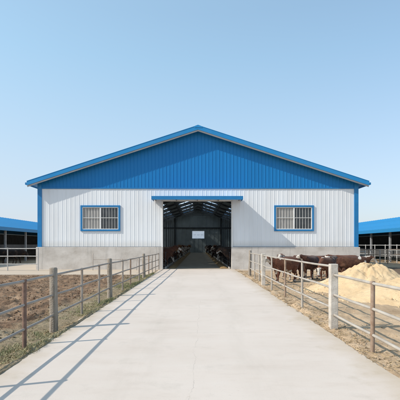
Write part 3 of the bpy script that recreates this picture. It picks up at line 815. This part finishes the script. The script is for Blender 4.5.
# ------------------------------------------------------------------ sheds
def shed(s, label, x_front, y0, y1, zE, zRg, depthx, post_ys, wall_z, lab):
    r = empty('open_shed', (s*x_front, (y0+y1)/2, -.1), label, 'shed', 'open sided cattle sheds flanking the barn')
    m = MB(); xr = x_front+depthx/2
    a = lambda x, z, y: (s*x, y, z)
    ov = .6; sl = (zRg-zE)/(depthx/2); zo = zE-ov*sl
    for (xa, za, xb, zb) in ((x_front-ov, zo, xr, zRg), (xr, zRg, x_front+depthx+ov, zo)):
        m.add([a(xa, za, y0), a(xb, zb, y0), a(xb, zb, y1), a(xa, za, y1), a(xa, za+.08, y0), a(xb, zb+.08, y0), a(xb, zb+.08, y1), a(xa, za+.08, y1)],
              [(0,1,2,3),(4,7,6,5),(0,4,5,1),(1,5,6,2),(2,6,7,3),(3,7,4,0)])
    ro = m.build('roof', M['shed_roof'], r)
    rb = MB(); y = y0+.2
    while y < y1:
        rb.add([a(x_front-ov, zo+.08, y-.03), a(xr, zRg+.08, y-.03), a(xr, zRg+.115, y), a(x_front-ov, zo+.115, y), a(x_front-ov, zo+.08, y+.03), a(xr, zRg+.08, y+.03)], [(0,1,2,3),(3,2,5,4)]); y += .75
    rb.build('roof_ribs', M['shed_roof'], ro)
    m = MB(); m.box(s*(x_front-ov-.05), s*(x_front-ov), y0, y1, zo-.22, zo+.14); m.build('eave_trim', M['shed_roof'], r)
    for y in post_ys:
        m = MB(); m.box(s*x_front-.09, s*x_front+.09, y-.09, y+.09, -.2, zE-.1); m.build('post', M['post_grey'], r)
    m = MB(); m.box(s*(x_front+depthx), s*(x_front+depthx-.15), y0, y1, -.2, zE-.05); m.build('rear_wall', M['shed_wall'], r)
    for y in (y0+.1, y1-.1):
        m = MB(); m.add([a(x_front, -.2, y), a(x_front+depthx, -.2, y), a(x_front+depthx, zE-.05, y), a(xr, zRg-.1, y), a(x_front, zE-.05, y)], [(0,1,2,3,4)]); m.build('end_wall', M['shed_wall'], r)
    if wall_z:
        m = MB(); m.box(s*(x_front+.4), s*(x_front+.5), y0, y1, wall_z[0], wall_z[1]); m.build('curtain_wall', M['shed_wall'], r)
    m = MB(); m.beam((s*x_front, y0, zE-.2), (s*x_front, y1, zE-.2), .1, .22); m.build('eave_beam', M['dark_steel'], r)
    return r
shed(-1, 'long open shed with a blue roof left of the barn', 20.0, 24, 95, 3.55, 5.35, 13, [26.8+4.9*k for k in range(13)], (1.2, 1.75), None)
shed(1, 'long open shed with a bright blue roof right of the barn', 20.0, 24, 95, 3.40, 5.30, 13, [28.0+4.55*k for k in range(14)], (.4, 1.1), None)

# ------------------------------------------------------------------ vegetation and litter
def tint_obj(name, vs, fs, tint, mat, label):
    me = bpy.data.meshes.new(name); me.from_pydata(vs, [], fs); me.update(); me.materials.append(mat)
    a = me.attributes.new('tint', 'FLOAT', 'POINT'); a.data.foreach_set('value', np.array(tint, np.float32))
    o = bpy.data.objects.new(name, me); COL.objects.link(o); tag(o, label, None, None, 'stuff'); return o
rr = random.Random(5); vs = []; fs = []; tt = []
def blade(x, y, z, h, w, lean, ang, tint):
    o = len(vs); ca, sa = math.cos(ang), math.sin(ang); lx_, ly_ = math.cos(ang+1.5)*lean, math.sin(ang+1.5)*lean
    vs.extend([(x-ca*w, y-sa*w, z), (x+ca*w, y+sa*w, z), (x+ca*w*.6+lx_*.5, y+sa*w*.6+ly_*.5, z+h*.6), (x-ca*w*.6+lx_*.5, y-sa*w*.6+ly_*.5, z+h*.6), (x+lx_, y+ly_, z+h)])
    fs.extend([(o, o+1, o+2, o+3), (o+3, o+2, o+4)]); tt.extend([tint]*5)
n = 0
while n < 2900:
    y = 3.0+rr.random()**1.4*22; x = -2.62-abs(rr.gauss(.10, .42))
    dens = float(fbm(x*1.3, y*.9, 77)); 
    if dens < .40 or x < -4.1: continue
    n += 1; z = float(z_left(np.array([x]), np.array([y]))[0])-.01
    tb = min(1, max(0, rr.gauss(.35 if dens > .55 else .7, .25)))
    hs = .35+ (dens-.40)*1.8
    for k in range(rr.randint(7, 16)):
        blade(x+rr.gauss(0, .04), y+rr.gauss(0, .04), z, rr.uniform(.03, .13)*hs, rr.uniform(.003, .006), rr.uniform(.01, .09), rr.uniform(0, 6.28), min(1, max(0, tb+rr.gauss(0, .15))))
tint_obj('grass', vs, fs, tt, M['grass'], 'strip of green and dry grass along the left edge of the drive')
vs, fs, tt = [], [], []
for k in range(7000):
    left = rr.random() < .22
    y = 2.5+rr.random()**1.5*24
    if left: x = -2.66-abs(rr.gauss(0, .35)); z = float(z_left(np.array([x]), np.array([y]))[0])
    else: x = 2.50+abs(rr.gauss(0, .45)); z = float(z_right(np.array([x]), np.array([y]))[0])
    if float(vnoise(x*2.2, y*1.6, 99)) < .42: continue
    L = rr.uniform(.01, .07); a = rr.uniform(0, 6.28); w = rr.uniform(.0008, .0018); o = len(vs)
    dx, dy = math.cos(a)*L, math.sin(a)*L; z += .006
    vs.extend([(x-dx-dy*w/L, y-dy+dx*w/L, z), (x-dx+dy*w/L, y-dy-dx*w/L, z), (x+dx+dy*w/L, y+dy-dx*w/L, z+rr.uniform(0, .03)), (x+dx-dy*w/L, y+dy+dx*w/L, z+rr.uniform(0, .03))])
    fs.append((o, o+1, o+2, o+3)); tt.extend([rr.random()]*4)
tint_obj('straw', vs, fs, tt, M['straw'], 'scattered straw and chaff along the edges of the drive')
# clods
def clods(name, mat, pts, label):
    mb = MB()
    for (x, y, z, s) in pts:
        q = [rr.uniform(.6, 1.1) for _ in range(3)]; c = (x, y, z)
        mb.loft([(x-s, y, z+s*.05), (x-s*.55, y+s*.1, z+s*.2), (x+s*.1, y-s*.1, z+s*.25), (x+s*.65, y, z+s*.15), (x+s, y+s*.1, z)],
                [s*.25, s*.7*q[0], s*.85*q[1], s*.6*q[2], s*.2], 7, wob=.22, seed=rr.randint(0, 9999))
    o = mb.build(name, mat, smooth=True); tag(o, label, None, None, 'stuff')
pts = []
while len(pts) < 3600:
    y = 3.5+rr.random()**1.6*20; x = -3.5-rr.random()**1.3*15
    if x < -y*.52-1.5 or float(vnoise(x*.8, y*.8, 3)) < .2 or float(vnoise(x*.9, y*.9, 45)) < .35: continue
    pts.append((x, y, float(z_left(np.array([x]), np.array([y]))[0])+.005, rr.uniform(.006, .028)*(1 if rr.random() < .93 else 1.5)))
clods('mud_clods', M['mud'], pts, 'broken clods of brown mud strewn over the left yard')
pts = []
while len(pts) < 600:
    y = 3.5+rr.random()**1.6*18; x = 2.62+abs(rr.gauss(0, .5))
    if float(vnoise(x*1.8, y*1.3, 46)) < .5: continue
    pts.append((x, y, float(z_right(np.array([x]), np.array([y]))[0])+.002, rr.uniform(.004, .017)))
clods('dirt_clods', M['dirt'], pts, 'small clods of dry dirt along the right edge of the drive')

# ------------------------------------------------------------------ camera, light
cam = bpy.data.objects.new('camera', bpy.data.cameras.new('camera')); COL.objects.link(cam)
cam.location = (0, 0, H); cam.rotation_euler = (math.radians(90), 0, 0)
cam.data.sensor_width = 36; cam.data.lens = 36; cam.data.clip_end = 3000
cam.data.shift_x = .005; cam.data.shift_y = .1125
scn.camera = cam
d = Vector((1.15, .38, -1.0))
sl = bpy.data.lights.new('sun', 'SUN'); sl.energy = 3.2; sl.angle = math.radians(.53); sl.color = (1, .92, .81)
so = bpy.data.objects.new('sun', sl); COL.objects.link(so); so.rotation_euler = d.to_track_quat('-Z', 'Y').to_euler(); so.location = (-20, -10, 30)
w = bpy.data.worlds.new('World'); scn.world = w; w.use_nodes = True
wn = w.node_tree.nodes; wl = w.node_tree.links
st = wn.new('ShaderNodeTexSky'); st.sky_type = 'NISHITA'; st.sun_disc = False
t = -d.normalized()
st.sun_elevation = math.asin(t.z); st.sun_rotation = math.atan2(t.x, t.y)
st.air_density = 1.0; st.dust_density = 1.6; st.ozone_density = 2.0; st.altitude = 0
hz = wn.new('ShaderNodeMix'); hz.data_type = 'RGBA'; hz.inputs[0].default_value = .40      # thin high haze whitens the blue
hc = wn.new('ShaderNodeMix'); hc.data_type = 'RGBA'; hc.inputs[6].default_value = (2.5, 4.0, 4.95, 1); hc.inputs[7].default_value = (3.4, 3.6, 4.0, 1)
wl.new(hc.outputs[2], hz.inputs[7])
tc_ = wn.new('ShaderNodeTexCoord'); sx_ = wn.new('ShaderNodeSeparateXYZ'); wl.new(tc_.outputs['Generated'], sx_.inputs[0])
mr = wn.new('ShaderNodeMapRange'); wl.new(sx_.outputs[2], mr.inputs[0])
for i_, v_ in ((1, 0.0), (2, .50), (3, .80), (4, .42)): mr.inputs[i_].default_value = v_
mc = wn.new('ShaderNodeMapRange'); wl.new(sx_.outputs[2], mc.inputs[0])
for i_, v_ in ((1, 0.0), (2, .42), (3, 1.0), (4, 0.0)): mc.inputs[i_].default_value = v_
wl.new(mc.outputs[0], hc.inputs[0])
sd_ = wn.new('ShaderNodeMath'); sd_.operation = 'MULTIPLY_ADD'; sd_.use_clamp = True; wl.new(sx_.outputs[0], sd_.inputs[0]); sd_.inputs[1].default_value = -.19; wl.new(mr.outputs[0], sd_.inputs[2])
wl.new(sd_.outputs[0], hz.inputs[0]); wl.new(st.outputs[0], hz.inputs[6])
wl.new(hz.outputs[2], wn['Background'].inputs[0]); wn['Background'].inputs[1].default_value = .15
vs_ = scn.view_settings; scn.display_settings.display_device = 'sRGB'
vs_.view_transform = 'Standard'; vs_.look = 'None'; vs_.exposure = 0.46; vs_.gamma = 1; vs_.use_curve_mapping = False
